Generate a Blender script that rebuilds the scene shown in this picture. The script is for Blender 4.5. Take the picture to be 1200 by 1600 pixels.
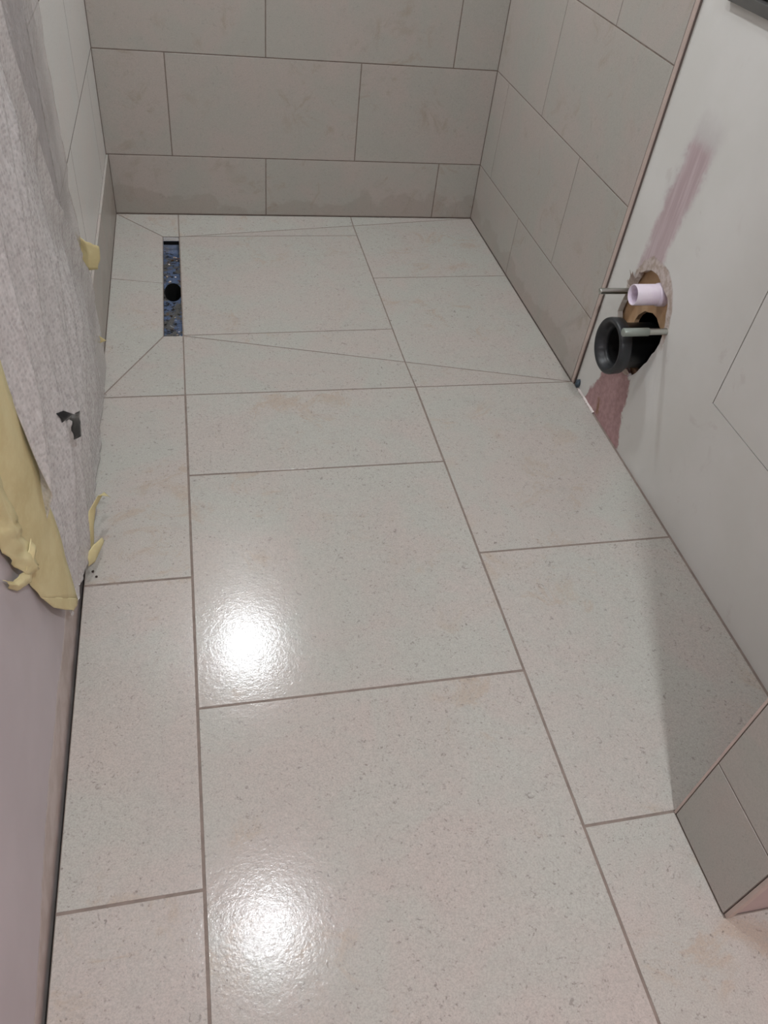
import bpy, bmesh, math, random
from mathutils import Vector, noise as mnoise
import numpy as np

scene = bpy.context.scene
for o in list(bpy.data.objects): bpy.data.objects.remove(o)
C = scene.collection

# ------------------------------------------------------------------ camera
cam_d = bpy.data.cameras.new('camera'); cam = bpy.data.objects.new('camera', cam_d); C.objects.link(cam)
cam.location = (0.0502, -2.6694, 1.2011)
cam.rotation_mode = 'XYZ'; cam.rotation_euler = (0.7946, -0.1035, -0.2008)
cam_d.sensor_fit = 'HORIZONTAL'; cam_d.sensor_width = 36.0
cam_d.lens = 1214.719 / 1200 * 36.0
cam_d.clip_start = 0.02
scene.camera = cam

# ------------------------------------------------------------------ world, exposure, lamps
w = bpy.data.worlds.new('world'); scene.world = w; w.use_nodes = True
w.node_tree.nodes['Background'].inputs[0].default_value = (0.9, 0.95, 1.0, 1)
w.node_tree.nodes['Background'].inputs[1].default_value = 0.02
vs = scene.view_settings
vs.view_transform = 'Standard'; vs.look = 'None'; vs.exposure = 0.0; vs.gamma = 1.0; vs.use_curve_mapping = False
CEIL = 2.2
LAMPS = [  # x, y, radius, emission strength, label
    (0.165, -0.24, .075, 232, 'white round ceiling downlight nearest the back wall over the shower'),
    (0.152, -1.61, .075, 112, 'white round ceiling downlight over the middle of the tiled floor'),
    (0.47, -3.02, .045, 1180, 'white round ceiling downlight behind the photographer'),
]

# ------------------------------------------------------------------ measured layout (metres)
XL, XR = -0.202, 1.049          # faces of the left skirting tile row and of the right tiled wall
XPL = -0.2105                   # left plaster face
XPR = 1.057                     # right plaster face
Y1 = -1.030                     # front edge of the shower area
W1 = 0.598                      # grout line between middle and right floor columns
DX0, DX1, DY0, DY1 = -0.052, -0.0015, -0.135, -0.735   # drain
HD = 0.015                      # fall to the drain
YN0, YN1, XN = -2.2305, -2.3955, 0.760   # nib wall
YREAR = -4.2
ZA, PITCH = 0.194, 0.300
rnd = random.Random(4)

# ------------------------------------------------------------------ helpers
def tag(o, label=None, cat=None, group=None, kind=None):
    if label: o['label'] = label
    if cat: o['category'] = cat
    if group: o['group'] = group
    if kind: o['kind'] = kind
    return o

def link(name, bm, mat, parent=None, smooth=False):
    bmesh.ops.recalc_face_normals(bm, faces=bm.faces)
    me = bpy.data.meshes.new(name); bm.to_mesh(me); bm.free()
    if smooth:
        for p in me.polygons: p.use_smooth = True
    o = bpy.data.objects.new(name, me); C.objects.link(o)
    if mat: me.materials.append(mat)
    if parent: o.parent = parent
    return o

def empty(name, loc=(0, 0, 0)):
    o = bpy.data.objects.new(name, None); C.objects.link(o); o.location = loc
    o.empty_display_size = 0.05
    return o

def add_box(bm, a, b):
    x0, y0, z0 = a; x1, y1, z1 = b
    v = [bm.verts.new(p) for p in [(x0,y0,z0),(x1,y0,z0),(x1,y1,z0),(x0,y1,z0),(x0,y0,z1),(x1,y0,z1),(x1,y1,z1),(x0,y1,z1)]]
    for f in [(0,1,2,3),(4,5,6,7),(0,1,5,4),(1,2,6,5),(2,3,7,6),(3,0,4,7)]:
        bm.faces.new([v[i] for i in f])

def box(name, a, b, mat, parent=None, bevel=0):
    bm = bmesh.new(); add_box(bm, a, b)
    if bevel: bmesh.ops.bevel(bm, geom=bm.edges[:], offset=bevel, segments=2, affect='EDGES', profile=.7)
    return link(name, bm, mat, parent)

def area(poly):
    return 0.5 * sum(poly[i][0]*poly[(i+1) % len(poly)][1] - poly[(i+1) % len(poly)][0]*poly[i][1] for i in range(len(poly)))

def ccw(poly): return poly if area(poly) > 0 else poly[::-1]

def clip_half(poly, a, b, c):               # keep a*x+b*y+c >= 0
    out = []
    for i in range(len(poly)):
        p, q = poly[i], poly[(i+1) % len(poly)]
        dp = a*p[0]+b*p[1]+c; dq = a*q[0]+b*q[1]+c
        if dp >= 0: out.append(p)
        if (dp > 0 > dq) or (dp < 0 < dq):
            t = dp/(dp-dq); out.append((p[0]+(q[0]-p[0])*t, p[1]+(q[1]-p[1])*t))
    res = []
    for p in out:
        if not res or math.hypot(p[0]-res[-1][0], p[1]-res[-1][1]) > 1e-5: res.append(p)
    if len(res) > 1 and math.hypot(res[0][0]-res[-1][0], res[0][1]-res[-1][1]) < 1e-5: res.pop()
    return res

def clip(poly, region):
    region = ccw(region)
    for i in range(len(region)):
        if len(poly) < 3: return []
        (x0, y0), (x1, y1) = region[i], region[(i+1) % len(region)]
        a, b = -(y1-y0), (x1-x0); poly = clip_half(poly, a, b, -(a*x0+b*y0))
    return poly if len(poly) >= 3 else []

def inset(poly, d):
    """d: one distance, or one per edge (edge i runs from vertex i to i+1); convex polygons."""
    poly = ccw(poly); n = len(poly)
    ds = d if isinstance(d, (list, tuple)) else [d]*n
    out = list(poly)
    for i in range(n):
        (x0, y0), (x1, y1) = poly[i], poly[(i+1) % n]
        a, b = -(y1-y0), (x1-x0); l = math.hypot(a, b)
        if l < 1e-9: continue
        a /= l; b /= l
        out = clip_half(out, a, b, -(a*x0+b*y0)-ds[i])
        if len(out) < 3: return []
    return out

def tile(poly, to3, mat, parent, joint=0.003, thick=0.008, bevel=0.0004, name='tile'):
    """poly in plane coordinates, to3(u,v,h): h is height above the tile face (negative = into the wall)."""
    p0 = inset(poly, joint/2)
    if len(p0) < 3: return None
    p1 = inset(p0, bevel)
    if len(p1) != len(p0) or abs(area(p0)) < 2e-4: 
        if len(p1) < 3: return None
        p0 = p1; p1 = None
    bm = bmesh.new()
    lo = [bm.verts.new(to3(u, v, -thick)) for u, v in p0]
    if p1:
        mi = [bm.verts.new(to3(u, v, -bevel)) for u, v in p0]
        hi = [bm.verts.new(to3(u, v, 0)) for u, v in p1]
        rings = [lo, mi, hi]
    else:
        hi = [bm.verts.new(to3(u, v, 0)) for u, v in p0]; rings = [lo, hi]
    n = len(lo)
    for r0, r1 in zip(rings, rings[1:]):
        for i in range(n): bm.faces.new([r0[i], r0[(i+1) % n], r1[(i+1) % n], r1[i]])
    bm.faces.new(rings[-1]); bm.faces.new(lo[::-1])
    return link(name, bm, mat, parent)

def lathe(bm, prof, axis_pt, d=Vector((-1, 0, 0)), n=48, squash=None):
    """profile [(t along d, radius)], closed as an open surface."""
    d = d.normalized(); u = d.cross(Vector((0, 0, 1))).normalized(); v = u.cross(d)
    rings = []
    for t, r in prof:
        rings.append([bm.verts.new(Vector(axis_pt)+d*t+u*(r*math.cos(2*math.pi*k/n))+v*(r*math.sin(2*math.pi*k/n))) for k in range(n)])
    for a, b in zip(rings, rings[1:]):
        for k in range(n): bm.faces.new([a[k], a[(k+1) % n], b[(k+1) % n], b[k]])
    return rings

# ------------------------------------------------------------------ materials
class NT:
    def __init__(s, name):
        s.m = bpy.data.materials.new(name); s.m.use_nodes = True; s.t = s.m.node_tree
        s.b = s.t.nodes['Principled BSDF']; s.out = s.t.nodes['Material Output']
    def n(s, typ, **kw):
        nd = s.t.nodes.new(typ)
        for k, v in kw.items():
            if k in ('op',): nd.operation = v
            elif hasattr(nd, k): setattr(nd, k, v)
        return nd
    def l(s, a, b): s.t.links.new(a, b)
    def val(s, sock, v):
        if hasattr(v, 'is_linked') or hasattr(v, 'node'): s.l(v, sock)
        else: sock.default_value = v
    def math(s, op, a, b=0.0, clampv=False):
        nd = s.t.nodes.new('ShaderNodeMath'); nd.operation = op; nd.use_clamp = clampv
        s.val(nd.inputs[0], a); s.val(nd.inputs[1], b); return nd.outputs[0]
    def mix(s, fac, a, b):
        nd = s.t.nodes.new('ShaderNodeMix'); nd.data_type = 'RGBA'
        s.val(nd.inputs[0], fac); s.val(nd.inputs[6], a); s.val(nd.inputs[7], b); return nd.outputs[2]
    def ramp(s, x, lo, hi, a=0.0, b=1.0):
        nd = s.t.nodes.new('ShaderNodeMapRange'); nd.interpolation_type = 'SMOOTHSTEP'; nd.clamp = True
        s.val(nd.inputs[0], x); nd.inputs[1].default_value = lo; nd.inputs[2].default_value = hi
        nd.inputs[3].default_value = a; nd.inputs[4].default_value = b; return nd.outputs[0]
    def noise(s, co, scale, detail=3, rough=.55, dist=0.0):
        nd = s.t.nodes.new('ShaderNodeTexNoise'); s.l(co, nd.inputs['Vector'])
        nd.inputs['Scale'].default_value = scale; nd.inputs['Detail'].default_value = detail
        nd.inputs['Roughness'].default_value = rough; nd.inputs['Distortion'].default_value = dist
        return nd.outputs[0]
    def bump(s, h, strength, dist=.001, normal=None):
        nd = s.t.nodes.new('ShaderNodeBump'); nd.inputs['Strength'].default_value = strength
        nd.inputs['Distance'].default_value = dist; s.l(h, nd.inputs['Height'])
        if normal: s.l(normal, nd.inputs['Normal'])
        return nd.outputs[0]
    def obj(s): return s.n('ShaderNodeTexCoord').outputs['Object']

def col(r, g, b):                                  # sRGB 0..255 -> linear
    f = lambda c: (c/255/12.92) if c/255 <= .04045 else ((c/255+.055)/1.055)**2.4
    return (f(r), f(g), f(b), 1)

def stone_material(name, base, warm, cool, ochre, speck, rough, bumpv, specks=1.0, ochre_amt=.6, stain=None):
    m = NT(name); co0 = m.obj()
    inf = m.n('ShaderNodeObjectInfo')
    off = m.n('ShaderNodeVectorMath', op='SCALE'); cx = m.n('ShaderNodeCombineXYZ')
    r1 = m.math('MULTIPLY', inf.outputs['Random'], 37.0); r2 = m.math('MULTIPLY', inf.outputs['Random'], -91.0)
    m.l(r1, cx.inputs[0]); m.l(r2, cx.inputs[1]); m.l(r1, cx.inputs[2])
    add = m.n('ShaderNodeVectorMath', op='ADD'); m.l(co0, add.inputs[0]); m.l(cx.outputs[0], add.inputs[1])
    co = add.outputs[0]
    n1 = m.noise(co, 5.5, 6, .62, .6); n2 = m.noise(co, 11.0, 7, .68, .8); n3 = m.noise(co, 60, 4, .7)
    c = m.mix(m.ramp(n1, .36, .64), cool, warm)
    c = m.mix(m.ramp(n2, .35, .65, 0, .35), c, base)
    oc = m.math('MULTIPLY', m.ramp(n2, .52, .66), m.ramp(m.noise(co, 3.4, 3), .48, .60))
    c = m.mix(m.math('MULTIPLY', oc, ochre_amt), c, ochre)
    fine = m.noise(co, 380, 3, .75)
    c = m.mix(m.ramp(fine, .36, .66, 0, .55*specks), c, [x*.66 for x in base[:3]]+[1])
    patchy = m.noise(co, 24, 4, .7)
    c = m.mix(m.ramp(patchy, .52, .72, 0, .35*specks), c, [x*.78 for x in base[:3]]+[1])
    med = m.noise(co, 130, 4, .75)
    c = m.mix(m.ramp(med, .57, .72, 0, .55*specks), c, speck)
    c = m.mix(m.ramp(med, .41, .28, 0, .40*specks), c, [min(1, x*1.18) for x in base[:3]]+[1])
    wv = m.n('ShaderNodeVectorMath', op='ADD'); m.l(co, wv.inputs[0])
    nz = m.n('ShaderNodeTexNoise'); nz.inputs['Scale'].default_value = 70; m.l(co, nz.inputs['Vector'])
    sc = m.n('ShaderNodeVectorMath', op='SCALE'); sc.inputs['Scale'].default_value = .022; m.l(nz.outputs['Color'], sc.inputs[0]); m.l(sc.outputs[0], wv.inputs[1])
    # dark pits in loose clusters, and a few pale flecks
    v = m.n('ShaderNodeTexVoronoi'); v.inputs['Scale'].default_value = 150; m.l(wv.outputs[0], v.inputs['Vector'])
    sep = m.n('ShaderNodeSeparateColor'); m.l(v.outputs['Color'], sep.inputs[0])
    pit = m.math('MULTIPLY', m.ramp(v.outputs['Distance'], .42, .10), m.ramp(sep.outputs[0], .74, 1.0))
    pit = m.math('MULTIPLY', pit, m.ramp(m.noise(co, 14, 3), .42, .62, .15, 1))
    c = m.mix(m.math('MULTIPLY', pit, .6*specks), c, speck)
    c = m.mix(m.math('MULTIPLY', m.math('MULTIPLY', m.ramp(v.outputs['Distance'], .45, .1), m.ramp(sep.outputs[1], .82, 1.0)), .25*specks), c, [min(1, x*1.35) for x in base[:3]]+[1])
    # little curled fossil marks
    v2 = m.n('ShaderNodeTexVoronoi'); v2.inputs['Scale'].default_value = 34; m.l(wv.outputs[0], v2.inputs['Vector'])
    s2 = m.n('ShaderNodeSeparateColor'); m.l(v2.outputs['Color'], s2.inputs[0])
    ring = m.math('SUBTRACT', 1.0, m.ramp(m.math('ABSOLUTE', m.math('SUBTRACT', v2.outputs['Distance'], .25)), .02, .07))
    ring = m.math('MULTIPLY', m.math('MULTIPLY', ring, m.ramp(s2.outputs[1], .86, .9)), m.ramp(n3, .5, .6))
    c = m.mix(m.math('MULTIPLY', ring, .42*specks), c, speck)
    if stain:      # dried splash marks along the foot of the wall
        sx = m.n('ShaderNodeSeparateXYZ'); m.l(co0, sx.inputs[0])
        lv = m.math('ADD', sx.outputs[2], m.math('MULTIPLY', m.math('SUBTRACT', m.noise(co0, 6, 4, .55), .5), .34))
        c = m.mix(m.ramp(lv, .066, .046, 0, .24), c, stain)
    m.l(c, m.b.inputs['Base Color'])
    m.val(m.b.inputs['Roughness'], m.ramp(fine, .3, .7, rough-.03, rough+.05))
    m.b.inputs['Specular IOR Level'].default_value = .5
    b1 = m.bump(m.noise(co, 300, 3, .6), bumpv, .001)
    b1 = m.bump(m.noise(co, 115, 2, .5), bumpv*1.1, .0011, b1)
    b2 = m.bump(m.noise(co, 3, 1), .25, .004, b1)
    m.l(b2, m.b.inputs['Normal'])
    return m.m

def plain(name, c, rough=.6, metal=0, bumps=None, spec=.5, var=None):
    m = NT(name)
    m.b.inputs['Base Color'].default_value = c; m.b.inputs['Roughness'].default_value = rough
    m.b.inputs['Metallic'].default_value = metal; m.b.inputs['Specular IOR Level'].default_value = spec
    co = m.obj()
    if var:
        m.l(m.mix(m.ramp(m.noise(co, var[0], 4), .35, .65), c, var[1]), m.b.inputs['Base Color'])
    if bumps: m.l(m.bump(m.noise(co, bumps[0], 4), bumps[1], .001), m.b.inputs['Normal'])
    return m.m

M = {}
M['floor_tile'] = stone_material('floor_tile', col(188,183,176), col(190,180,173), col(184,184,176), col(182,165,147), col(100,92,86), .14, .14, 1.0, .7)
M['wall_tile'] = stone_material('wall_tile', col(184,178,171), col(187,176,169), col(178,176,168), col(172,160,147), col(128,120,114), .34, .12, .55, .9, col(140,124,110))
M['nib_tile'] = stone_material('nib_tile', col(180,176,169), col(183,174,167), col(175,174,166), col(172,160,147), col(128,120,114), .34, .12, .6, .7)
M['pale_wall_tile'] = stone_material('pale_wall_tile', col(230,229,226), col(230,226,222), col(227,228,225), col(222,218,213), col(160,152,146), .30, .05, .2, .3)
M['grout'] = plain('grout', col(140,127,118), .85, var=(40, col(126,114,106)), bumps=(300, .3))
M['screed'] = plain('screed', col(70,64,60), .9, bumps=(60, .6), var=(20, col(40,37,35)))
M['trim'] = plain('trim', col(198,180,170), .4, var=(30, col(190,173,164)))
M['dark_edge'] = plain('dark_edge', col(96,84,78), .6)
M['chrome'] = plain('chrome', (.62,.63,.62,1), .25, 1)
M['steel_rod'] = plain('steel_rod', (.55,.56,.52,1), .3, 1)
M['white_plastic'] = plain('white_plastic', col(232,222,232), .45, var=(25, col(224,210,226)))
M['rubber'] = plain('rubber', col(44,47,50), .4, var=(18, col(31,33,36)), bumps=(120, .1))
M['black_plastic'] = plain('black_plastic', col(16,17,18), .35)
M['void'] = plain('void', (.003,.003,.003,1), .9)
M['board'] = plain('board', col(206,172,136), .8, var=(15, col(190,152,114)))
M['stud'] = plain('stud', col(116,76,38), .75, var=(30, col(70,44,22)))
M['ceiling'] = plain('ceiling', col(228,226,222), .8, bumps=(60, .05))
M['pink_plaster'] = plain('pink_plaster', col(206,142,130), .8, var=(6, col(196,132,120)), bumps=(40, .1))
M['white_wall'] = plain('white_wall', col(218,214,209), .75, bumps=(60, .05))
M['nib_plaster'] = plain('nib_plaster', col(198,180,176), .75, var=(8, col(186,168,164)), bumps=(60, .1))  # darker and pinker: shade of the near face put into the colour
M['grey_plastic'] = plain('grey_plastic', col(92,91,88), .5, var=(8, col(84,83,81)))
M['foil'] = plain('foil', (.75,.76,.78,1), .18, 1, bumps=(60, 1.0))
M['black_tape'] = plain('black_tape', col(24,25,28), .3, bumps=(60, .3))
M['blue_blob'] = plain('blue_blob', col(84,104,120), .6, var=(120, col(52,62,70)))
M['white_filler'] = plain('white_filler', col(226,216,212), .7, bumps=(120, .4))
M['torn_paper'] = plain('torn_paper', col(178,164,154), .85, var=(60, col(158,140,130)), bumps=(90, .5))
M['dirt'] = plain('dirt', col(58,48,42), .9, bumps=(120, .6))
M['cable'] = plain('cable', col(40,52,84), .5)

# masking tape: thin crepe paper, lets some light through
def tape_material():
    m = NT('masking_tape'); co = m.obj()
    c = m.mix(m.ramp(m.noise(co, 14, 4), .35, .65), col(232,221,172), col(222,208,156))
    c = m.mix(m.ramp(m.noise(co, 90, 3), .45, .75, 0, .35), c, col(236,228,182))
    m.l(c, m.b.inputs['Base Color']); m.b.inputs['Roughness'].default_value = .6
    tr = m.n('ShaderNodeBsdfTranslucent'); m.l(c, tr.inputs[0])
    mx = m.n('ShaderNodeMixShader'); mx.inputs[0].default_value = .12
    m.l(m.b.outputs[0], mx.inputs[1]); m.l(tr.outputs[0], mx.inputs[2]); m.l(mx.outputs[0], m.out.inputs[0])
    m.l(m.bump(m.noise(co, 160, 3), .35, .001), m.b.inputs['Normal'])
    return m.m
M['tape'] = tape_material()

def wrap_material(name, opacity):
    m = NT(name); co = m.obj()
    mp = m.n('ShaderNodeMapping'); mp.inputs['Scale'].default_value = (0, 1, 1); m.l(co, mp.inputs[0])
    v = m.n('ShaderNodeTexVoronoi'); v.inputs['Scale'].default_value = 150; v.inputs['Randomness'].default_value = .6; m.l(mp.outputs[0], v.inputs['Vector'])
    dome = m.ramp(v.outputs['Distance'], .62, .0)
    mp2 = m.n('ShaderNodeMapping'); mp2.inputs['Scale'].default_value = (60, 150, 50); mp2.inputs['Rotation'].default_value = (.2, 0, 0); m.l(co, mp2.inputs[0])
    streak = m.noise(mp2.outputs[0], 1.0, 3, .6)
    crinkle = m.noise(co, 110, 5, .75, 1.0)
    c = m.mix(m.ramp(streak, .25, .8), col(222,218,217), col(238,237,236))
    m.l(c, m.b.inputs['Base Color']); m.b.inputs['Roughness'].default_value = .07
    m.b.inputs['Specular IOR Level'].default_value = .9
    nb = m.bump(dome, .45, .0012); nb = m.bump(crinkle, .5, .0018, nb); m.l(nb, m.b.inputs['Normal'])
    tp = m.n('ShaderNodeBsdfTransparent'); tp.inputs[0].default_value = (.94, .93, .93, 1)
    mx = m.n('ShaderNodeMixShader')
    rim = m.ramp(v.outputs['Distance'], .25, .6, 0, .25)
    op = m.math('ADD', m.math('ADD', m.ramp(streak, .25, .8, opacity-.06, opacity+.05), m.math('MULTIPLY', rim, .5)), m.ramp(crinkle, .5, .7, 0, .12), True)
    m.l(op, mx.inputs[0]); m.l(tp.outputs[0], mx.inputs[1]); m.l(m.b.outputs[0], mx.inputs[2]); m.l(mx.outputs[0], m.out.inputs[0])
    return m.m
M['wrap'] = wrap_material('bubble_wrap', .55)
M['wrap_thin'] = wrap_material('bubble_wrap_thin', .34)

def smooth_box(m, x, a, b, soft):                 # 1 between a and b
    return m.math('MULTIPLY', m.ramp(x, a-soft, a+soft), m.ramp(x, b+soft, b-soft))

def right_plaster():
    m = NT('painted_plaster_right'); co = m.obj()
    s = m.n('ShaderNodeSeparateXYZ'); m.l(co, s.inputs[0]); y, z = s.outputs[1], s.outputs[2]
    nA = m.noise(co, 18, 4, .6); nB = m.noise(co, 70, 4, .6)
    wob = m.math('MULTIPLY', m.math('SUBTRACT', nA, .5), .05); wob2 = m.math('MULTIPLY', m.math('SUBTRACT', nB, .5), .02)
    yy = m.math('ADD', m.math('ADD', y, wob), wob2); zz = m.math('ADD', m.math('ADD', z, wob), wob2)
    white = m.mix(m.ramp(m.noise(co, 5, 4), .35, .65), col(214,213,208), col(219,218,214))
    brush = m.n('ShaderNodeMapping'); brush.inputs['Scale'].default_value = (1, 60, 4); m.l(co, brush.inputs[0])
    bn = m.noise(brush.outputs[0], 1.0, 4, .6)
    pink = m.mix(m.ramp(bn, .35, .65), col(178,154,158), col(198,182,184))
    # stripe of bare plaster above the hole: drifts with height
    ys = m.math('ADD', yy, m.math('MULTIPLY', m.math('SUBTRACT', 0.58, z), -.14))
    st = m.math('MULTIPLY', smooth_box(m, ys, -1.240, -1.158, .012), smooth_box(m, zz, .40, .70, .02))
    feather = m.math('MULTIPLY', smooth_box(m, ys, -1.245, -1.15, .02), smooth_box(m, zz, .55, .745, .03))
    st = m.math('MULTIPLY', st, m.ramp(bn, .25, .6, .75, 1))
    c = m.mix(m.math('MULTIPLY', feather, .35), white, col(176,166,170))
    c = m.mix(st, c, pink)
    # bare patch below the hole, wider at the floor
    hz = m.math('MULTIPLY', z, .30)
    lo = m.math('MULTIPLY', m.ramp(m.math('SUBTRACT', yy, hz), -1.325, -1.315), m.ramp(m.math('ADD', yy, m.math('MULTIPLY', z, .38)), -1.098, -1.108))
    lo = m.math('MULTIPLY', lo, m.ramp(zz, .185, .175))
    c = m.mix(lo, c, m.mix(m.ramp(nB, .35, .65), col(180,146,146), col(164,130,130)))
    rust = m.math('MULTIPLY', smooth_box(m, yy, -1.185, -1.170, .004), smooth_box(m, zz, .012, .045, .008))
    c = m.mix(m.math('MULTIPLY', rust, .8), c, col(140,104,72))
    # scuffs
    sc = m.math('MULTIPLY', m.ramp(m.noise(co, 11, 5, .6, .6), .62, .72), .25)
    c = m.mix(sc, c, col(184,174,170))
    # crumbly torn rim round the hole (ellipse)
    ey = m.math('DIVIDE', m.math('ADD', yy, 1.228), .108); ez = m.math('DIVIDE', m.math('SUBTRACT', zz, .318), .138)
    er = m.math('SQRT', m.math('ADD', m.math('MULTIPLY', ey, ey), m.math('MULTIPLY', ez, ez)))
    rim = m.math('MULTIPLY', m.ramp(er, 1.04, .98), m.ramp(z, .28, .34))
    c = m.mix(rim, c, m.mix(m.ramp(nB, .4, .6), col(176,160,148), col(200,188,182)))
    m.l(c, m.b.inputs['Base Color']); m.b.inputs['Roughness'].default_value = .62
    h = m.math('ADD', m.math('MULTIPLY', m.noise(co, 26, 4), .6), m.math('MULTIPLY', m.math('SUBTRACT', 1.0, m.math('MAXIMUM', lo, rim)), 1.2))
    m.l(m.bump(h, .25, .002), m.b.inputs['Normal'])
    return m.m
M['right_plaster'] = right_plaster()

def left_plaster():
    m = NT('painted_plaster_left'); co = m.obj()
    s = m.n('ShaderNodeSeparateXYZ'); m.l(co, s.inputs[0]); y, z = s.outputs[1], s.outputs[2]
    wob = m.math('MULTIPLY', m.math('SUBTRACT', m.noise(co, 16, 4, .6), .5), .035)
    wob = m.math('ADD', wob, m.math('MULTIPLY', m.math('SUBTRACT', m.noise(co, 70, 3), .5), .012))
    lvl = m.ramp(y, -2.45, -2.05, .022, .085)
    nd = m.math('SUBTRACT', m.math('ADD', z, wob), lvl)
    band = m.ramp(nd, .002, -.002)
    paint = m.mix(m.ramp(m.noise(co, 4, 4), .35, .65), col(198,192,196), col(190,184,188))
    raw = m.mix(m.ramp(m.noise(co, 30, 4), .35, .65), col(200,190,186), col(186,174,168))
    edge = m.math('MULTIPLY', m.ramp(nd, -.008, -.001), m.ramp(nd, .004, 0))
    c = m.mix(band, paint, raw); c = m.mix(m.math('MULTIPLY', edge, .5), c, col(225,220,216))
    m.l(c, m.b.inputs['Base Color']); m.b.inputs['Roughness'].default_value = .6
    m.l(m.bump(m.math('SUBTRACT', m.math('MULTIPLY', m.noise(co, 24, 3), .2), band), .35, .002), m.b.inputs['Normal'])
    return m.m
M['left_plaster'] = left_plaster()

def trough_material():
    m = NT('grimy_trough'); co = m.obj()
    n1 = m.noise(co, 17, 3, .6, .5); n2 = m.noise(co, 75, 4, .65)
    c = m.mix(m.ramp(n1, .44, .52), col(100,100,98), col(92,112,146))
    c = m.mix(m.ramp(n2, .52, .62), c, col(26,26,26)); c = m.mix(m.ramp(n2, .36, .30), c, col(168,176,186))
    c = m.mix(m.math('MULTIPLY', m.ramp(m.noise(co, 55, 2), .64, .70), .8), c, col(120,74,40))
    m.l(c, m.b.inputs['Base Color']); m.b.inputs['Roughness'].default_value = .3; m.b.inputs['Metallic'].default_value = .35
    m.l(m.bump(n2, .8, .002), m.b.inputs['Normal'])
    return m.m
M['trough'] = trough_material()

lamp_mats = {}
def lamp_material(e):
    if e not in lamp_mats:
        m = NT('lamp_diffuser'); m.b.inputs['Emission Color'].default_value = (.925, .965, 1.0, 1)
        m.b.inputs['Emission Strength'].default_value = e; m.b.inputs['Base Color'].default_value = (.8, .8, .8, 1)
        lamp_mats[e] = m.m
    return lamp_mats[e]

# ================================================================== THE SETTING
# ---- floor: slab below, grout bed following the falls, tiles
def fall(x, y):
    if y < Y1: return 0.0
    a = (x-XL)/(DX0-XL); b = (XR-x)/(XR-DX1); c = -y/(-DY0); d = (y-Y1)/(DY1-Y1)
    return -HD*max(0.0, min(a, b, c, d, 1.0))

bm = bmesh.new()
add_box(bm, (XL-.2, YREAR-.1, -.20), (DX0-.004, .1, -.03)); add_box(bm, (DX1+.004, YREAR-.1, -.20), (1.6, .1, -.03))
add_box(bm, (DX0-.004, YREAR-.1, -.20), (DX1+.004, DY1-.004, -.03)); add_box(bm, (DX0-.004, DY0+.004, -.20), (DX1+.004, .1, -.03))
floor = tag(link('floor', bm, M['screed']), 'greige large-format tiled bathroom floor with brown grout lines', 'floor', kind='structure')

traps = [
    [(XL, 0), (XL, Y1), (DX0, DY1), (DX0, DY0)],
    [(XR, 0), (DX1, DY0), (DX1, DY1), (XR, Y1)],
    [(XL, 0), (DX0, DY0), (DX1, DY0), (XR, 0)],
    [(XL, Y1), (XR, Y1), (DX1, DY1), (DX0, DY1)],
]
def rect(x0, x1, ya, yb): return [(x0, yb), (x1, yb), (x1, ya), (x0, ya)]
GD = .0009
bm = bmesh.new()
def grout_poly(poly):
    bm.faces.new([bm.verts.new((x, y, fall(x, y)-GD)) for x, y in ccw(poly)])
for t in traps: grout_poly(t)
grout_poly(rect(XL-.001, XPR, Y1, YN0)); grout_poly(rect(XL-.001, XN+.01, YN0, YN1)); grout_poly(rect(XL-.001, XPR, YN1, YREAR))
link('grout', bm, M['grout'], floor)

def fl3(dz=0, tx=0, ty=0, cx=0, cy=0):
    return lambda u, v, h: (u, v, fall(u, v)+h+dz+tx*(u-cx)+ty*(v-cy))
cols = [
    (XL, 0.0, [0, -.440, Y1, -1.632, -2.230, -2.830, -3.430, -4.030, YREAR]),
    (0.0, W1, [0, -.133, -.733, Y1, -1.3326, -1.9300, -2.530, -3.130, -3.730, YREAR]),
    (W1, XR, [0, -.430, Y1, -1.6306, -2.2300, -2.830, -3.430, -4.030, YREAR]),
]
for ci, (x0, x1, ys) in enumerate(cols):
    for ya, yb in zip(ys, ys[1:]):
        cell = rect(x0-(.0024 if ci == 0 and ya < Y1+.01 else 0), x1 if (ci < 2 or ya > Y1+.01) else XPR-.004, ya, yb)
        if ya > Y1+.01:
            for ti, t in enumerate(traps):
                p = clip(cell, t)
                if len(p) < 3 or abs(area(p)) < 3e-4: continue
                tile(p, fl3(), M['floor_tile'], floor, joint=.0036, bevel=.0002, name='floor_tile')
        else:
            if ci == 2 and ya < -2.0 and yb > -3:
                # L-shaped tile cut round the nib
                if ya > YN1:
                    j = .0022; L = [(W1+j, yb+j), (XPR-.006, yb+j), (XPR-.006, YN1-.002), (XN-.0005, YN1-.002), (XN-.0005, ya-j), (W1+j, ya-j)]
                    bm = bmesh.new(); lo = [bm.verts.new((x, y, -.008)) for x, y in L]; hi = [bm.verts.new((x, y, 0)) for x, y in L]
                    for i in range(6): bm.faces.new([lo[i], lo[(i+1) % 6], hi[(i+1) % 6], hi[i]])
                    bm.faces.new(hi); bm.faces.new(lo[::-1]); link('floor_tile', bm, M['floor_tile'], floor)
                else: tile(cell, fl3(), M['floor_tile'], floor, joint=.0045, name='floor_tile')
                continue
            dz = rnd.uniform(-.0003, .0003)
            tx, ty = rnd.uniform(-.0012, .0012), rnd.uniform(-.0012, .0012)
            tile(cell, fl3(dz, tx, ty, (x0+x1)/2, (ya+yb)/2), M['floor_tile'], floor, joint=.0048, name='floor_tile')

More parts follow.
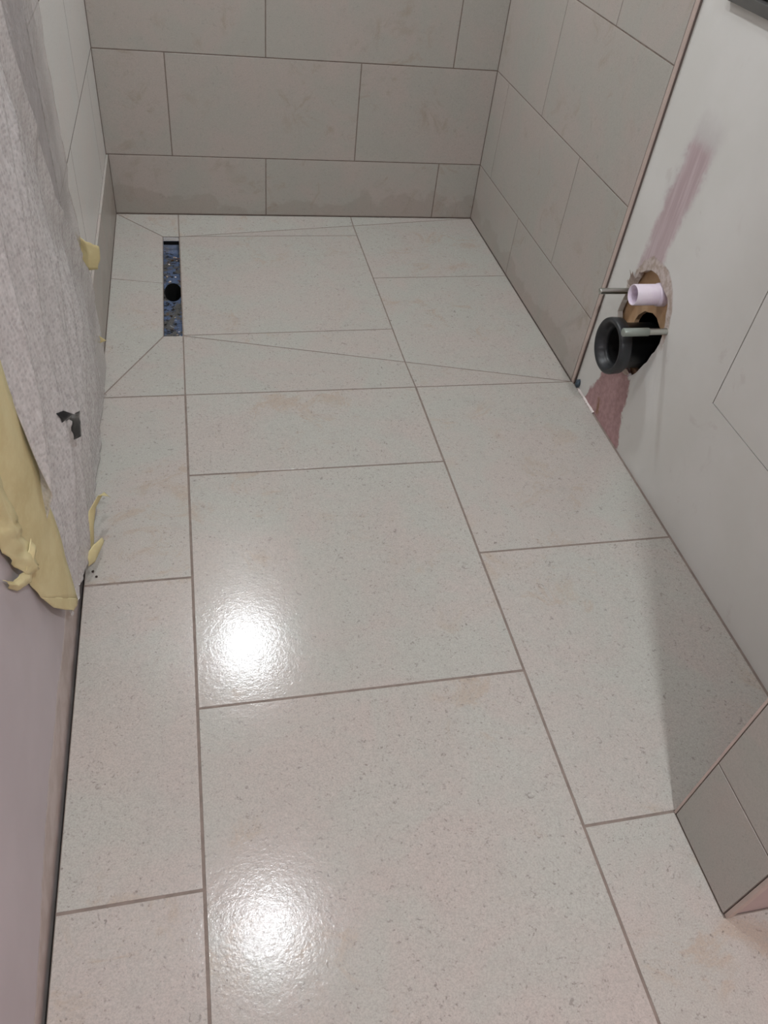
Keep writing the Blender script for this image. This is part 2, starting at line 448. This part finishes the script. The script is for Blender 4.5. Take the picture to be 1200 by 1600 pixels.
# ---- walls
def wall_rows(u0, u1, joints, top=CEIL):
    """yield rectangles (u range, z range); joints: function row -> list of u"""
    z0, r = 0.002, 0
    while z0 < top-.01:
        z1 = min(ZA+PITCH*r, top)
        js = sorted([u0] + [j for j in joints(r) if u0+.01 < j < u1-.01] + [u1])
        for a, b in zip(js, js[1:]): yield r, [(a, z0), (b, z0), (b, z1), (a, z1)]
        z0 = z1; r += 1

wall_back = tag(box('wall_back', (-.45, .0085, -.2), (1.35, .12, CEIL), M['grout']), 'greige tiled shower back wall in running bond', 'wall', kind='structure')
bk = lambda r: [(.2976 if r % 2 == 0 else -.003)+.6*k for k in range(-1, 3)]
box('grout', (XL-.012, .0010, 0), (XPR, .0085, CEIL), M['grout'], wall_back)
for r, p in wall_rows(-.2085, XR, bk):
    if r == 0: p = [(max(u, XL), v) for u, v in p]
    tile(p, lambda u, v, h: (u, -h, v), M['wall_tile'], wall_back, joint=.0036, name='wall_tile')

# right wall: plaster sheet with openings
def ring_pts(loop): return loop
HOLE = [(-1.118,.275),(-1.124,.315),(-1.134,.352),(-1.143,.372),(-1.150,.392),(-1.166,.404),(-1.182,.418),(-1.205,.424),(-1.226,.428),(-1.247,.418),(-1.268,.412),(-1.289,.404),
        (-1.303,.388),(-1.312,.362),(-1.321,.338),(-1.325,.312),(-1.318,.286),(-1.308,.262),(-1.298,.236),(-1.283,.207),(-1.268,.190),(-1.252,.172),(-1.240,.176),(-1.222,.190),(-1.198,.196),(-1.168,.215),(-1.140,.240)]
def jag(loop, amp, n=2):
    r = random.Random(7); out = []
    for i in range(len(loop)):
        a, b = loop[i], loop[(i+1) % len(loop)]
        for k in range(n):
            t = k/n; out.append((a[0]+(b[0]-a[0])*t+r.uniform(-amp, amp), a[1]+(b[1]-a[1])*t+r.uniform(-amp, amp)))
    return out
HOLE = jag(HOLE, .0022)
PANEL = (-1.960, -1.5595, .322, .820)       # access panel
CIST = (-1.355, -1.128, .9355, 1.090)       # flush plate opening
def sheet_with_holes(name, outer, holes, x, thick, mat, parent=None):
    bm = bmesh.new(); edges = []
    for lp in [outer]+holes:
        vs_ = [bm.verts.new((x, a, b)) for a, b in lp]
        edges += [bm.edges.new((vs_[i], vs_[(i+1) % len(vs_)])) for i in range(len(vs_))]
    bmesh.ops.triangle_fill(bm, use_beauty=True, use_dissolve=False, edges=edges)
    ex = bmesh.ops.extrude_face_region(bm, geom=bm.faces[:])
    bmesh.ops.translate(bm, vec=(thick, 0, 0), verts=[v for v in ex['geom'] if isinstance(v, bmesh.types.BMVert)])
    return link(name, bm, mat, parent)
r4 = lambda t: [(t[0], t[2]), (t[1], t[2]), (t[1], t[3]), (t[0], t[3])]
wall_right = sheet_with_holes('wall_right', [(YN1, -.03), (.0085, -.03), (.0085, CEIL), (YN1, CEIL)], [HOLE, r4(PANEL), r4(CIST)], XPR, .014, M['right_plaster'])
tag(wall_right, 'white painted plaster wall with pink bare patches beside the tiled shower', 'wall', kind='structure')
g = .0022
bm = bmesh.new(); add_box(bm, (XPR+.0004, PANEL[0]+g, PANEL[2]+g), (XPR+.0134, PANEL[1]-g, PANEL[3]-g))
link('access_panel', bm, M['right_plaster'], wall_right)
# wall tiles on the shower part
YT = -1.0255
box('grout', (XR+.0010, YT+.001, 0), (XPR, .002, CEIL), M['grout'], wall_right)
rj = {0: [-.4228], 1: [-.1205, -.7205], 2: [-.422], 3: [-.1246, -.7246]}
for r, p in wall_rows(YT, 0.0, lambda r: rj[r % 4] if r < 4 else rj[(r % 2) + 2]):
    tile(p, lambda u, v, h: (XR-h, u, v), M['wall_tile'], wall_right, joint=.0034, name='wall_tile')
tr = tag(box('trim_1', (XR+.0002, YT-.0125, 0.001), (XPR, YT-.0005, CEIL), M['trim'], bevel=.0008), 'slim beige edge trim down the end of the right shower tiles', 'trim', kind='structure')
box('dark_strip', (XR+.0035, YT-.0140, 0.001), (XPR, YT-.0126, CEIL), M['dark_edge'], tr)  # thin solid dark strip along the plaster side of the trim

# cavity behind the plaster
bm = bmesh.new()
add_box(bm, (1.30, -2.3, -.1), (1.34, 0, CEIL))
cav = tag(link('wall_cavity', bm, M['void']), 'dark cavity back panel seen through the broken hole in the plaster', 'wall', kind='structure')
# plywood behind the hole with a rough black opening round the soil pipe
def rough_circle(y, z, r, n, amp, seed):
    q = random.Random(seed); return [(y+(r+q.uniform(-amp, amp))*math.cos(2*math.pi*k/n), z+(r+q.uniform(-amp, amp))*math.sin(2*math.pi*k/n)) for k in range(n)]
sheet_with_holes('backing_board', [(-1.46, .03), (-1.06, .03), (-1.06, .412), (-1.46, .412)], [rough_circle(-1.240, .262, .072, 22, .006, 3), rough_circle(-1.242, .388, .027, 14, .001, 5), rough_circle(-1.305, .365, .014, 10, .003, 6)], 1.0775, .012, M['board'], wall_right)
box('stud', (1.11, -1.21, .36), (1.16, -1.16, 1.2), M['stud'], wall_right)

# left wall
wl = bmesh.new()
add_box(wl, (-.33, YREAR, -.2), (XPL, Y1-.0005, CEIL))
wall_left = tag(link('wall_left', wl, M['left_plaster']), 'pale lilac grey plastered left wall above the open floor joint', 'wall', kind='structure')
wall_lt = tag(box('wall_left_shower', (-.33, Y1, -.2), (-.2165, .0085, CEIL), M['white_wall']), 'pale tiled left wall of the shower with a darker bottom row', 'wall', kind='structure')
box('grout', (-.2165, Y1, 0), (-.20865, .0016, CEIL), M['dark_edge'], wall_lt)
lj = {0: [-.434], 1: [-.200, -.760], 2: [-.470], 3: [-.200, -.80]}
for r, p in wall_rows(Y1, -.001, lambda r: lj[r % 4] if r < 4 else lj[(r % 2)+2]):
    if r == 0:
        tile(p, lambda u, v, h: (XL+h, u, v), M['wall_tile'], wall_lt, joint=.002, thick=.0145, name='skirting_tile')
    else:
        tile(p, lambda u, v, h: (-.2085+h, u, v), M['pale_wall_tile'], wall_lt, bevel=.0001, joint=.0042, name='wall_tile')

# nib wall with a tiled end
wall_nib = tag(box('wall_nib', (XN+.0085, YN1+.001, -.03), (XPR, YN0-.001, CEIL), M['nib_plaster']), 'short projecting nib wall with a tiled end by the near right corner', 'wall', kind='structure')
for z0, z1 in [(.002, .176), (.176, .776), (.776, 1.376), (1.376, 1.976), (1.976, CEIL)]:
    tile([(YN1+.0035, z0), (YN0-.0045, z0), (YN0-.0045, z1), (YN1+.0035, z1)], lambda u, v, h: (XN-h, u, v), M['nib_tile'], wall_nib, joint=.003, name='wall_tile')
box('grout', (XN+.0016, YN1+.004, 0), (XN+.0086, YN0-.005, CEIL), M['grout'], wall_nib)
t2 = tag(box('trim_2', (XN-.0003, YN0-.0042, .001), (XN+.0095, YN0, CEIL), M['trim'], bevel=.0008), 'slim beige edge trim on the far edge of the nib wall', 'trim', kind='structure')
t3 = tag(box('trim_3', (XN+.0022, YN1-.0035, .001), (XN+.0135, YN1+.003, CEIL), M['trim'], bevel=.001), 'pale corner bead on the near edge of the nib wall', 'trim', kind='structure')

tag(box('wall_right_near', (XPR, YREAR, -.03), (XPR+.1, YN1, CEIL), M['pink_plaster']), 'bare pink plaster wall on the near side of the nib', 'wall', kind='structure')
tag(box('wall_rear', (-.33, YREAR-.1, -.2), (1.35, YREAR, CEIL), M['white_wall']), 'plain white wall behind the photographer', 'wall', kind='structure')
tag(box('ceiling', (-.45, YREAR-.1, CEIL), (1.45, .12, CEIL+.1), M['ceiling']), 'plain white bathroom ceiling', 'ceiling', kind='structure')

# ================================================================== LAMPS
for x, y, lr, e, lab in LAMPS:
    root = tag(empty('ceiling_downlight', (x, y, CEIL)), lab, 'downlight', 'ceiling downlights')
    bm = bmesh.new()
    lathe(bm, [(0, lr+.015), (.006, lr+.014), (.008, lr+.010), (.008, lr+.002), (.001, lr)], (0, 0, 0), Vector((0, 0.0001, -1)), 40)
    link('bezel', bm, M['white_plastic'], root, True)
    bm = bmesh.new(); vsd = [bm.verts.new((lr*math.cos(2*math.pi*k/40), lr*math.sin(2*math.pi*k/40), -.003)) for k in range(40)]
    bm.faces.new(vsd); o = link('diffuser', bm, lamp_material(e), root)
    o.data.polygons[0].flip() if o.data.polygons[0].normal.z > 0 else None

# ================================================================== DRAIN
drain = tag(empty('linear_drain', (0, 0, 0)), 'open linear shower drain with grimy blue-streaked trough and black outlet', 'drain')
zb, zt = -.062, -HD-.002
hy, hr = -.414, .0268
bm = bmesh.new()
x0, x1, ya, yb = DX0-.001, DX1+.001, DY1-.001, DY0+.001
th = .0012
add_box(bm, (x0-th, ya-th, zb), (x0, yb+th, zt)); add_box(bm, (x1, ya-th, zb), (x1+th, yb+th, zt))
add_box(bm, (x0, ya-th, zb), (x1, ya, zt)); add_box(bm, (x0, yb, zb), (x1, yb+th, zt))
link('trough_sides', bm, M['chrome'], drain)
bm = bmesh.new(); edges = []
xm = (x0+x1)/2
outer = [(x0, ya), (x1, ya), (x1, yb), (x0, yb)]
holec = [(xm+hr*.97*math.cos(2*math.pi*k/32), hy+.056*math.sin(2*math.pi*k/32)) for k in range(32)]
for lp in (outer, holec):
    vv = [bm.verts.new((a, b, zb+.001)) for a, b in lp]; edges += [bm.edges.new((vv[i], vv[(i+1) % len(vv)])) for i in range(len(vv))]
bmesh.ops.triangle_fill(bm, use_beauty=True, use_dissolve=False, edges=edges)
link('trough_base', bm, M['trough'], drain)
bm = bmesh.new()
n = 32
ra_ = [bm.verts.new((a, b, zb+.001)) for a, b in holec]; rb_ = [bm.verts.new((a, b, zb-.09)) for a, b in holec]
for k in range(n): bm.faces.new([ra_[k], ra_[(k+1) % n], rb_[(k+1) % n], rb_[k]])
bm.faces.new(rb_); link('outlet_pipe', bm, M['void'], drain)
box('end_bracket', (x0+.001, yb-.012, -.026), (x1-.001, yb-.001, -.024), M['chrome'], drain)
box('end_slot', (x0+.001, yb-.004, -.042), (x1-.001, yb-.0005, -.027), M['void'], drain)
q = random.Random(12)
for k in range(16):
    bm = bmesh.new(); bmesh.ops.create_icosphere(bm, subdivisions=1, radius=q.uniform(.002, .005))
    py = q.choice([q.uniform(-.37, -.17), q.uniform(-.71, -.51)])
    for v in bm.verts: v.co *= q.uniform(.7, 1.3); v.co.z *= .5
    bmesh.ops.translate(bm, vec=(q.uniform(x0+.008, x1-.008), py, zb+.0025), verts=bm.verts)
    link('debris', bm, M[q.choice(['dirt', 'white_filler', 'torn_paper', 'stud'])], drain)

# ================================================================== WC OUTLETS
YC = -1.242
soil = tag(empty('soil_pipe_connector', (XPR, YC, .255)), 'black rubber-lipped soil pipe connector sticking out of the broken plaster', 'pipe')
def pipe_part(name, prof, mat, ctr, parent):
    bm = bmesh.new(); c = Vector(ctr)-Vector(parent.location)
    lathe(bm, prof, c, Vector((-1, 0, 0)), 56)
    return link(name, bm, mat, parent, True)
sc_ = (XPR, YC, .255)
pipe_part('barrel', [(-.11, .053), (.028, .053), (.028, .0535), (.040, .0535), (.040, .056), (.050, .0565), (.054, .0565)], M['black_plastic'], sc_, soil)
pipe_part('rubber_lip', [(.046, .054), (.046, .0625), (.049, .0655), (.068, .0665), (.0735, .0655), (.0765, .062), (.0765, .058), (.074, .0545), (.068, .0505), (.062, .0475), (.058, .0455), (.0565, .043), (.050, .0425)], M['rubber'], sc_, soil)
pipe_part('bore', [(.0505, .0428), (.02, .0425), (-.1, .0425), (-.1, .0001)], M['void'], sc_, soil)

fl = tag(empty('flush_pipe', (XPR, YC, .388)), 'short open white plastic flush pipe above the black soil pipe', 'pipe')
fc = (XPR, YC, .388)
pipe_part('tube', [(-.05, .0235), (.0545, .0235), (.0565, .0227), (.0565, .0212), (.0545, .0205), (-.05, .0205), (-.05, .0001)], M['white_plastic'], fc, fl)
pipe_part('socket', [(-.06, .0265), (-.012, .0265), (-.004, .0255), (.000, .0236)], M['white_plastic'], fc, fl)

def rod(y, z, L, lab):
    root = tag(empty('threaded_rod', (XPR, y, z)), lab, 'rod', 'toilet mounting rods')
    bm = bmesh.new(); prof = []
    r0, r1, p = .0074, .0065, .0028; t = -.06
    prof.append((t, r1))
    while t < L-.002:
        prof += [(t+p*.5, r0), (t+p, r1)]; t += p
    prof += [(L-.0005, r1), (L, .0042), (L, .0001)]
    lathe(bm, prof, (0, 0, 0), Vector((-1, 0, 0)), 20)
    link('thread', bm, M['steel_rod'], root, True)
    return root
ra = rod(-1.157, .350, .090, 'threaded steel rod sticking out left of the white flush pipe')
rb = rod(-1.330, .347, .104, 'sleeved steel rod crossing in front of the black soil pipe')
for root, a, b in ((rb, .045, .106),):
    bm = bmesh.new(); lathe(bm, [(a, .0075), (a, .0092), (b-.001, .0092), (b, .0084), (b, .0002)], (0, 0, 0), Vector((-1, 0, 0)), 28)
    link('sleeve', bm, plain('sleeve', col(150,158,150), .35, .3), root, True)

# torn paper curl and fallen plaster edge by the hole
def flake(name, pts, mat, parent, thick=.0008):
    bm = bmesh.new(); v = [bm.verts.new(p) for p in pts]
    f = bm.faces.new(v); bm.normal_update()
    ex = bmesh.ops.extrude_face_region(bm, geom=[f]); nv = [x for x in ex['geom'] if isinstance(x, bmesh.types.BMVert)]
    bmesh.ops.translate(bm, vec=f.normal*thick, verts=nv)
    return link(name, bm, mat, parent)
flake('torn_paper', [(1.056,-1.124,.352),(1.050,-1.132,.376),(1.047,-1.126,.388),(1.048,-1.137,.381),(1.046,-1.141,.391),(1.051,-1.147,.380),(1.056,-1.150,.366),(1.056,-1.139,.352)], M['torn_paper'], wall_right)
flake('torn_paper', [(1.056,-1.246,.172),(1.050,-1.238,.176),(1.044,-1.243,.188),(1.049,-1.254,.196),(1.056,-1.260,.184)], M['torn_paper'], wall_right)
bm = bmesh.new(); cbl = [(1.075,-1.318,.40),(1.085,-1.300,.378),(1.082,-1.305,.352),(1.09,-1.33,.338)]
for a, b in zip(cbl, cbl[1:]):
    d = Vector(b)-Vector(a); lathe(bm, [(0, .004), (d.length, .004)], a, d, 10)
link('cable', bm, M['cable'], wall_right, True)

# blue sealant dab and white filler at the foot of the trim
bm = bmesh.new(); bmesh.ops.create_icosphere(bm, subdivisions=3, radius=.011)
for v in bm.verts:
    k = 1+.35*mnoise.noise(v.co*160); v.co = Vector((v.co.x*.55*k, v.co.y*.8*k, v.co.z*1.15*k))+Vector((XPR-.003, -1.056, .013))
tag(link('sealant_dab', bm, M['blue_blob'], None, True), 'small blue grey sealant dab at the foot of the tile trim', 'sealant')
bm = bmesh.new(); q = random.Random(3); prev = None
for k in range(30):
    y = -1.052-k*.0042; w_ = .0035+q.uniform(-.0012, .0014)
    a = bm.verts.new((XPR-.0005, y, .0015+q.uniform(.001, .003))); b = bm.verts.new((XPR-w_, y, .0022)); c_ = bm.verts.new((XPR-w_-.0012, y, -.0005)); 
    if prev:
        bm.faces.new([prev[0], prev[1], b, a]); bm.faces.new([prev[1], prev[2], c_, b])
    prev = (a, b, c_)
link('filler_bead', bm, M['white_filler'], wall_right)

# ================================================================== CISTERN OPENING FRAME
fr = tag(empty('flush_plate_frame', (XPR, (CIST[0]+CIST[1])/2, CIST[2])), 'dark grey plastic flush plate frame high on the white wall', 'frame')
cy, cz = fr.location.y, fr.location.z
def frbox(name, a, b, mat):
    L = fr.location
    return box(name, Vector(a)-L, Vector(b)-L, mat, fr, bevel=.0012)
fx0, fx1 = XPR-.013, XPR+.05
y0, y1, z0, z1 = CIST
frbox('bottom_bar', (fx0, y0, z0), (fx1, y1, z0+.018), M['grey_plastic'])
frbox('top_bar', (fx0, y0, z1-.018), (fx1, y1, z1), M['grey_plastic'])
frbox('side_bar', (fx0, y0, z0+.0185), (fx1, y0+.016, z1-.0185), M['grey_plastic'])
frbox('side_bar', (fx0, y1-.016, z0+.0185), (fx1, y1, z1-.0185), M['grey_plastic'])
frbox('back_plate', (fx1-.004, y0+.017, z0+.019), (fx1, y1-.017, z1-.019), M['black_plastic'])
bm = bmesh.new(); bmesh.ops.create_grid(bm, x_segments=18, y_segments=14, size=1)
for v in bm.verts:
    u, w_ = v.co.x, v.co.y
    v.co = Vector((fx0+.012+.016*mnoise.noise(Vector((u*4, w_*4, 1))), (y0+y1)/2+u*.085, z0+.026+(w_+1)*.03+.008*mnoise.noise(Vector((u*3, 4, w_*3)))))-fr.location
link('foil', bm, M['foil'], fr)

# ================================================================== BUBBLE WRAP ON THE LEFT WALL
wrap = tag(empty('bubble_wrap_sheet', (XPL, -1.4, .02)), 'crumpled translucent bubble wrap sheet taped down the left wall', 'bubble wrap')
WL = wrap.location
def interp(x, pts):
    if x <= pts[0][0]: return pts[0][1]
    for (a, b), (c, d) in zip(pts, pts[1:]):
        if x <= c: t = (x-a)/(c-a); t = t*t*(3-2*t)*.5+t*.5; return b+(d-b)*t
    return pts[-1][1]
FAR = [(0, -.900), (.06, -.890), (.15, -.900), (.28, -.965), (.42, -1.08), (.6, -1.24), (.87, -1.36), (1.5, -1.42)]
def off(Y, z):
    s = Y-.40*z+.035*mnoise.noise(Vector((Y*2.5, z*1.7, 0)))
    def pleat(x, width, sharp=.88):                 # slow rise towards the shower, quick drop behind the ridge
        f = x/width; f -= math.floor(f)
        return (f/sharp)**1.6 if f < sharp else max(0, 1-(f-sharp)/(1-sharp))
    fold = .026*pleat(s+.05, .19)+.011*pleat(s*1.0+.10*z, .083)
    k = min(1, max(0, (z-.03)/.25)); fold *= .3+.7*k
    return .006+fold+.007*mnoise.noise(Vector((Y*8, z*4, 2)))*k+.0008*mnoise.noise(Vector((Y*30, z*14, 3)))
def grid_sheet(name, nu, nv, fn, mat, thick=0):
    bm = bmesh.new(); V = []
    for j in range(nv+1):
        V.append([bm.verts.new(Vector(fn(i/nu, j/nv))-WL) for i in range(nu+1)])
    for j in range(nv):
        for i in range(nu): bm.faces.new([V[j][i], V[j][i+1], V[j+1][i+1], V[j+1][i]])
    o = link(name, bm, mat, wrap, True)
    if thick:
        sm = o.modifiers.new('thickness', 'SOLIDIFY'); sm.thickness = thick; sm.offset = 0
    return o
ZTOP = 1.5
def main_fn(u, v):
    near = -1.80; 
    zt_ = ZTOP
    zb_lin = interp(1-u, [(0, .004), (.62, .004), (.82, .040), (1, .12)])     # bottom edge rises towards the near end
    z = zb_lin+(zt_-zb_lin)*v
    far = interp(z, FAR); Y = near+(far-near)*u
    x = XPL+.010+(off(Y, z)-.010)*(1-.85*min(1, max(0, (u-.70)/.22)))+.006*max(0, 1-z/.22)*min(1, max(0, (Y+1.72)/.12))
    e = max(0, (u-.80)/.20); x += .016*e*e*min(1, max(0, (z-.1)/.2))            # the far edge lifts off the layer behind
    e2 = min(1, max(0, (Y+1.07)/.04)); x = max(x, XPL+.004+e2*(.004+.0085*min(1, max(0, (.225-z)/.03))))
    return (x, Y, z)
grid_sheet('upper_layer', 240, 220, main_fn, M['wrap'], .0015)
def low_fn(u, v):
    z = .14+(ZTOP-.14)*v
    Y = -1.52+(.59+.012*mnoise.noise(Vector((z*9, 3, 1)))+.012*mnoise.noise(Vector((z*30, 8, 1))))*u
    x = XPL+.0035+.0045*abs(mnoise.noise(Vector((Y*12, z*6, 8))))+.004*u*u*(1+mnoise.noise(Vector((z*12, 0, 4))))+min(1, max(0, (Y+1.07)/.04))*(.003+.0085*min(1, max(0, (.225-z)/.03)))
    return (x, Y, z)
grid_sheet('under_layer', 50, 120, low_fn, M['wrap_thin'], .001)

# masking tape pieces on the sheet
def strip(name, left, right, nsub=10, bow=.0, mat='tape', thick=.0006, wob=.0):
    """ruled strip between two polylines"""
    n = len(left)
    bm = bmesh.new(); rows = []
    m_ = (n-1)*nsub
    def at(pl, t):
        i = min(int(t*(n-1)), n-2); f = t*(n-1)-i; return Vector(pl[i]).lerp(Vector(pl[i+1]), f)
    for k in range(m_+1):
        t = k/m_; a, b = at(left, t), at(right, t); row = []
        for j in range(9):
            s = j/8; p = a.lerp(b, s); p.x += bow*math.sin(math.pi*s)+wob*mnoise.noise(Vector((t*8, s*3, 1)))
            p.x = max(p.x, XPL+.0012); row.append(bm.verts.new(p-WL))
        rows.append(row)
    for r0_, r1_ in zip(rows, rows[1:]):
        for j in range(8): bm.faces.new([r0_[j], r0_[j+1], r1_[j+1], r1_[j]])
    o = link(name, bm, M[mat], wrap, True)
    sm = o.modifiers.new('thickness', 'SOLIDIFY'); sm.thickness = thick; sm.offset = 0
    return o
# broad near edge strip
strip('masking_tape', [(-.2085,-1.955,1.45), (-.2085,-1.925,.62), (-.2085,-1.905,.45), (-.207,-1.900,.33), (-.203,-1.885,.275)],
      [(-.188,-1.840,1.45), (-.190,-1.800,.58), (-.188,-1.775,.42), (-.186,-1.766,.25), (-.186,-1.763,.118)], 8, .006, wob=.003)
# rounded end of the strip
strip('masking_tape', [(-.203,-1.885,.276), (-.197,-1.862,.222), (-.190,-1.835,.182)], [(-.1855,-1.762,.1195), (-.1865,-1.775,.117), (-.189,-1.80,.133)], 6, .006)
# torn hanging shreds on its left
strip('masking_tape', [(-.2085,-1.985,.60), (-.2085,-1.975,.51), (-.205,-1.955,.44), (-.197,-1.930,.375)], [(-.200,-1.905,.56), (-.198,-1.895,.45), (-.196,-1.890,.395), (-.192,-1.885,.345)], 6, .006, wob=.008)
strip('masking_tape', [(-.208,-1.975,.405), (-.205,-1.955,.375), (-.198,-1.925,.355), (-.192,-1.893,.372)], [(-.207,-1.985,.432), (-.204,-1.965,.405), (-.197,-1.930,.385), (-.191,-1.888,.402)], 6, .004, wob=.004)
# small bits along the far and lower edges
strip('masking_tape', [(-.206,-.935,.378), (-.188,-.94,.360), (-.161,-.93,.3424)], [(-.206,-.935,.325), (-.190,-.94,.290), (-.171,-.93,.287)], 6, .003, wob=.004)
strip('masking_tape', [(-.194,-.935,.116), (-.1807,-.93,.0995)], [(-.194,-.935,.095), (-.1815,-.93,.0970)], 6, .002)
strip('masking_tape', [(-.196,-1.560,.012), (-.194,-1.545,.055), (-.188,-1.515,.085), (-.172,-1.480,.092), (-.160,-1.462,.075)], [(-.188,-1.540,.010), (-.184,-1.518,.048), (-.179,-1.485,.066), (-.165,-1.446,.070), (-.154,-1.448,.055)], 6, .002)
strip('masking_tape', [(-.194,-1.60,.050), (-.182,-1.570,.047), (-.170,-1.535,.030)], [(-.192,-1.608,.028), (-.182,-1.590,.020), (-.171,-1.54,.014)], 6, .003)
strip('masking_tape', [(-.203,-1.60,.060), (-.203,-1.69,.070), (-.200,-1.765,.122)], [(-.203,-1.60,.056), (-.203,-1.695,.062), (-.200,-1.772,.112)], 6, .001)
# black tape scrap
bt = strip('black_tape_scrap', [(-.178,-1.635,.416), (-.169,-1.620,.410), (-.169,-1.586,.362), (-.174,-1.572,.312)], [(-.180,-1.628,.382), (-.166,-1.596,.378), (-.160,-1.551,.356), (-.166,-1.554,.310)], 6, .006, 'black_tape', wob=.004)
bt['label'] = 'crumpled scrap of black tape'

# ================================================================== SMALL CRUMBS
q = random.Random(9)
for k, (x, y) in enumerate([(-.188, -1.598), (-.181, -1.612)]):
    bm = bmesh.new(); bmesh.ops.create_icosphere(bm, subdivisions=1, radius=.003)
    for v in bm.verts: v.co = Vector((v.co.x*q.uniform(.8, 1.2), v.co.y*q.uniform(.8, 1.2), v.co.z*.6))+Vector((x, y, .0017))
    tag(link('grout_crumb', bm, M['dirt']), 'tiny dark grout crumb on the floor by the left wall gap, %s' % ('nearer the bubble wrap' if k == 0 else 'farther from the wall'), 'crumb', 'grout crumbs')
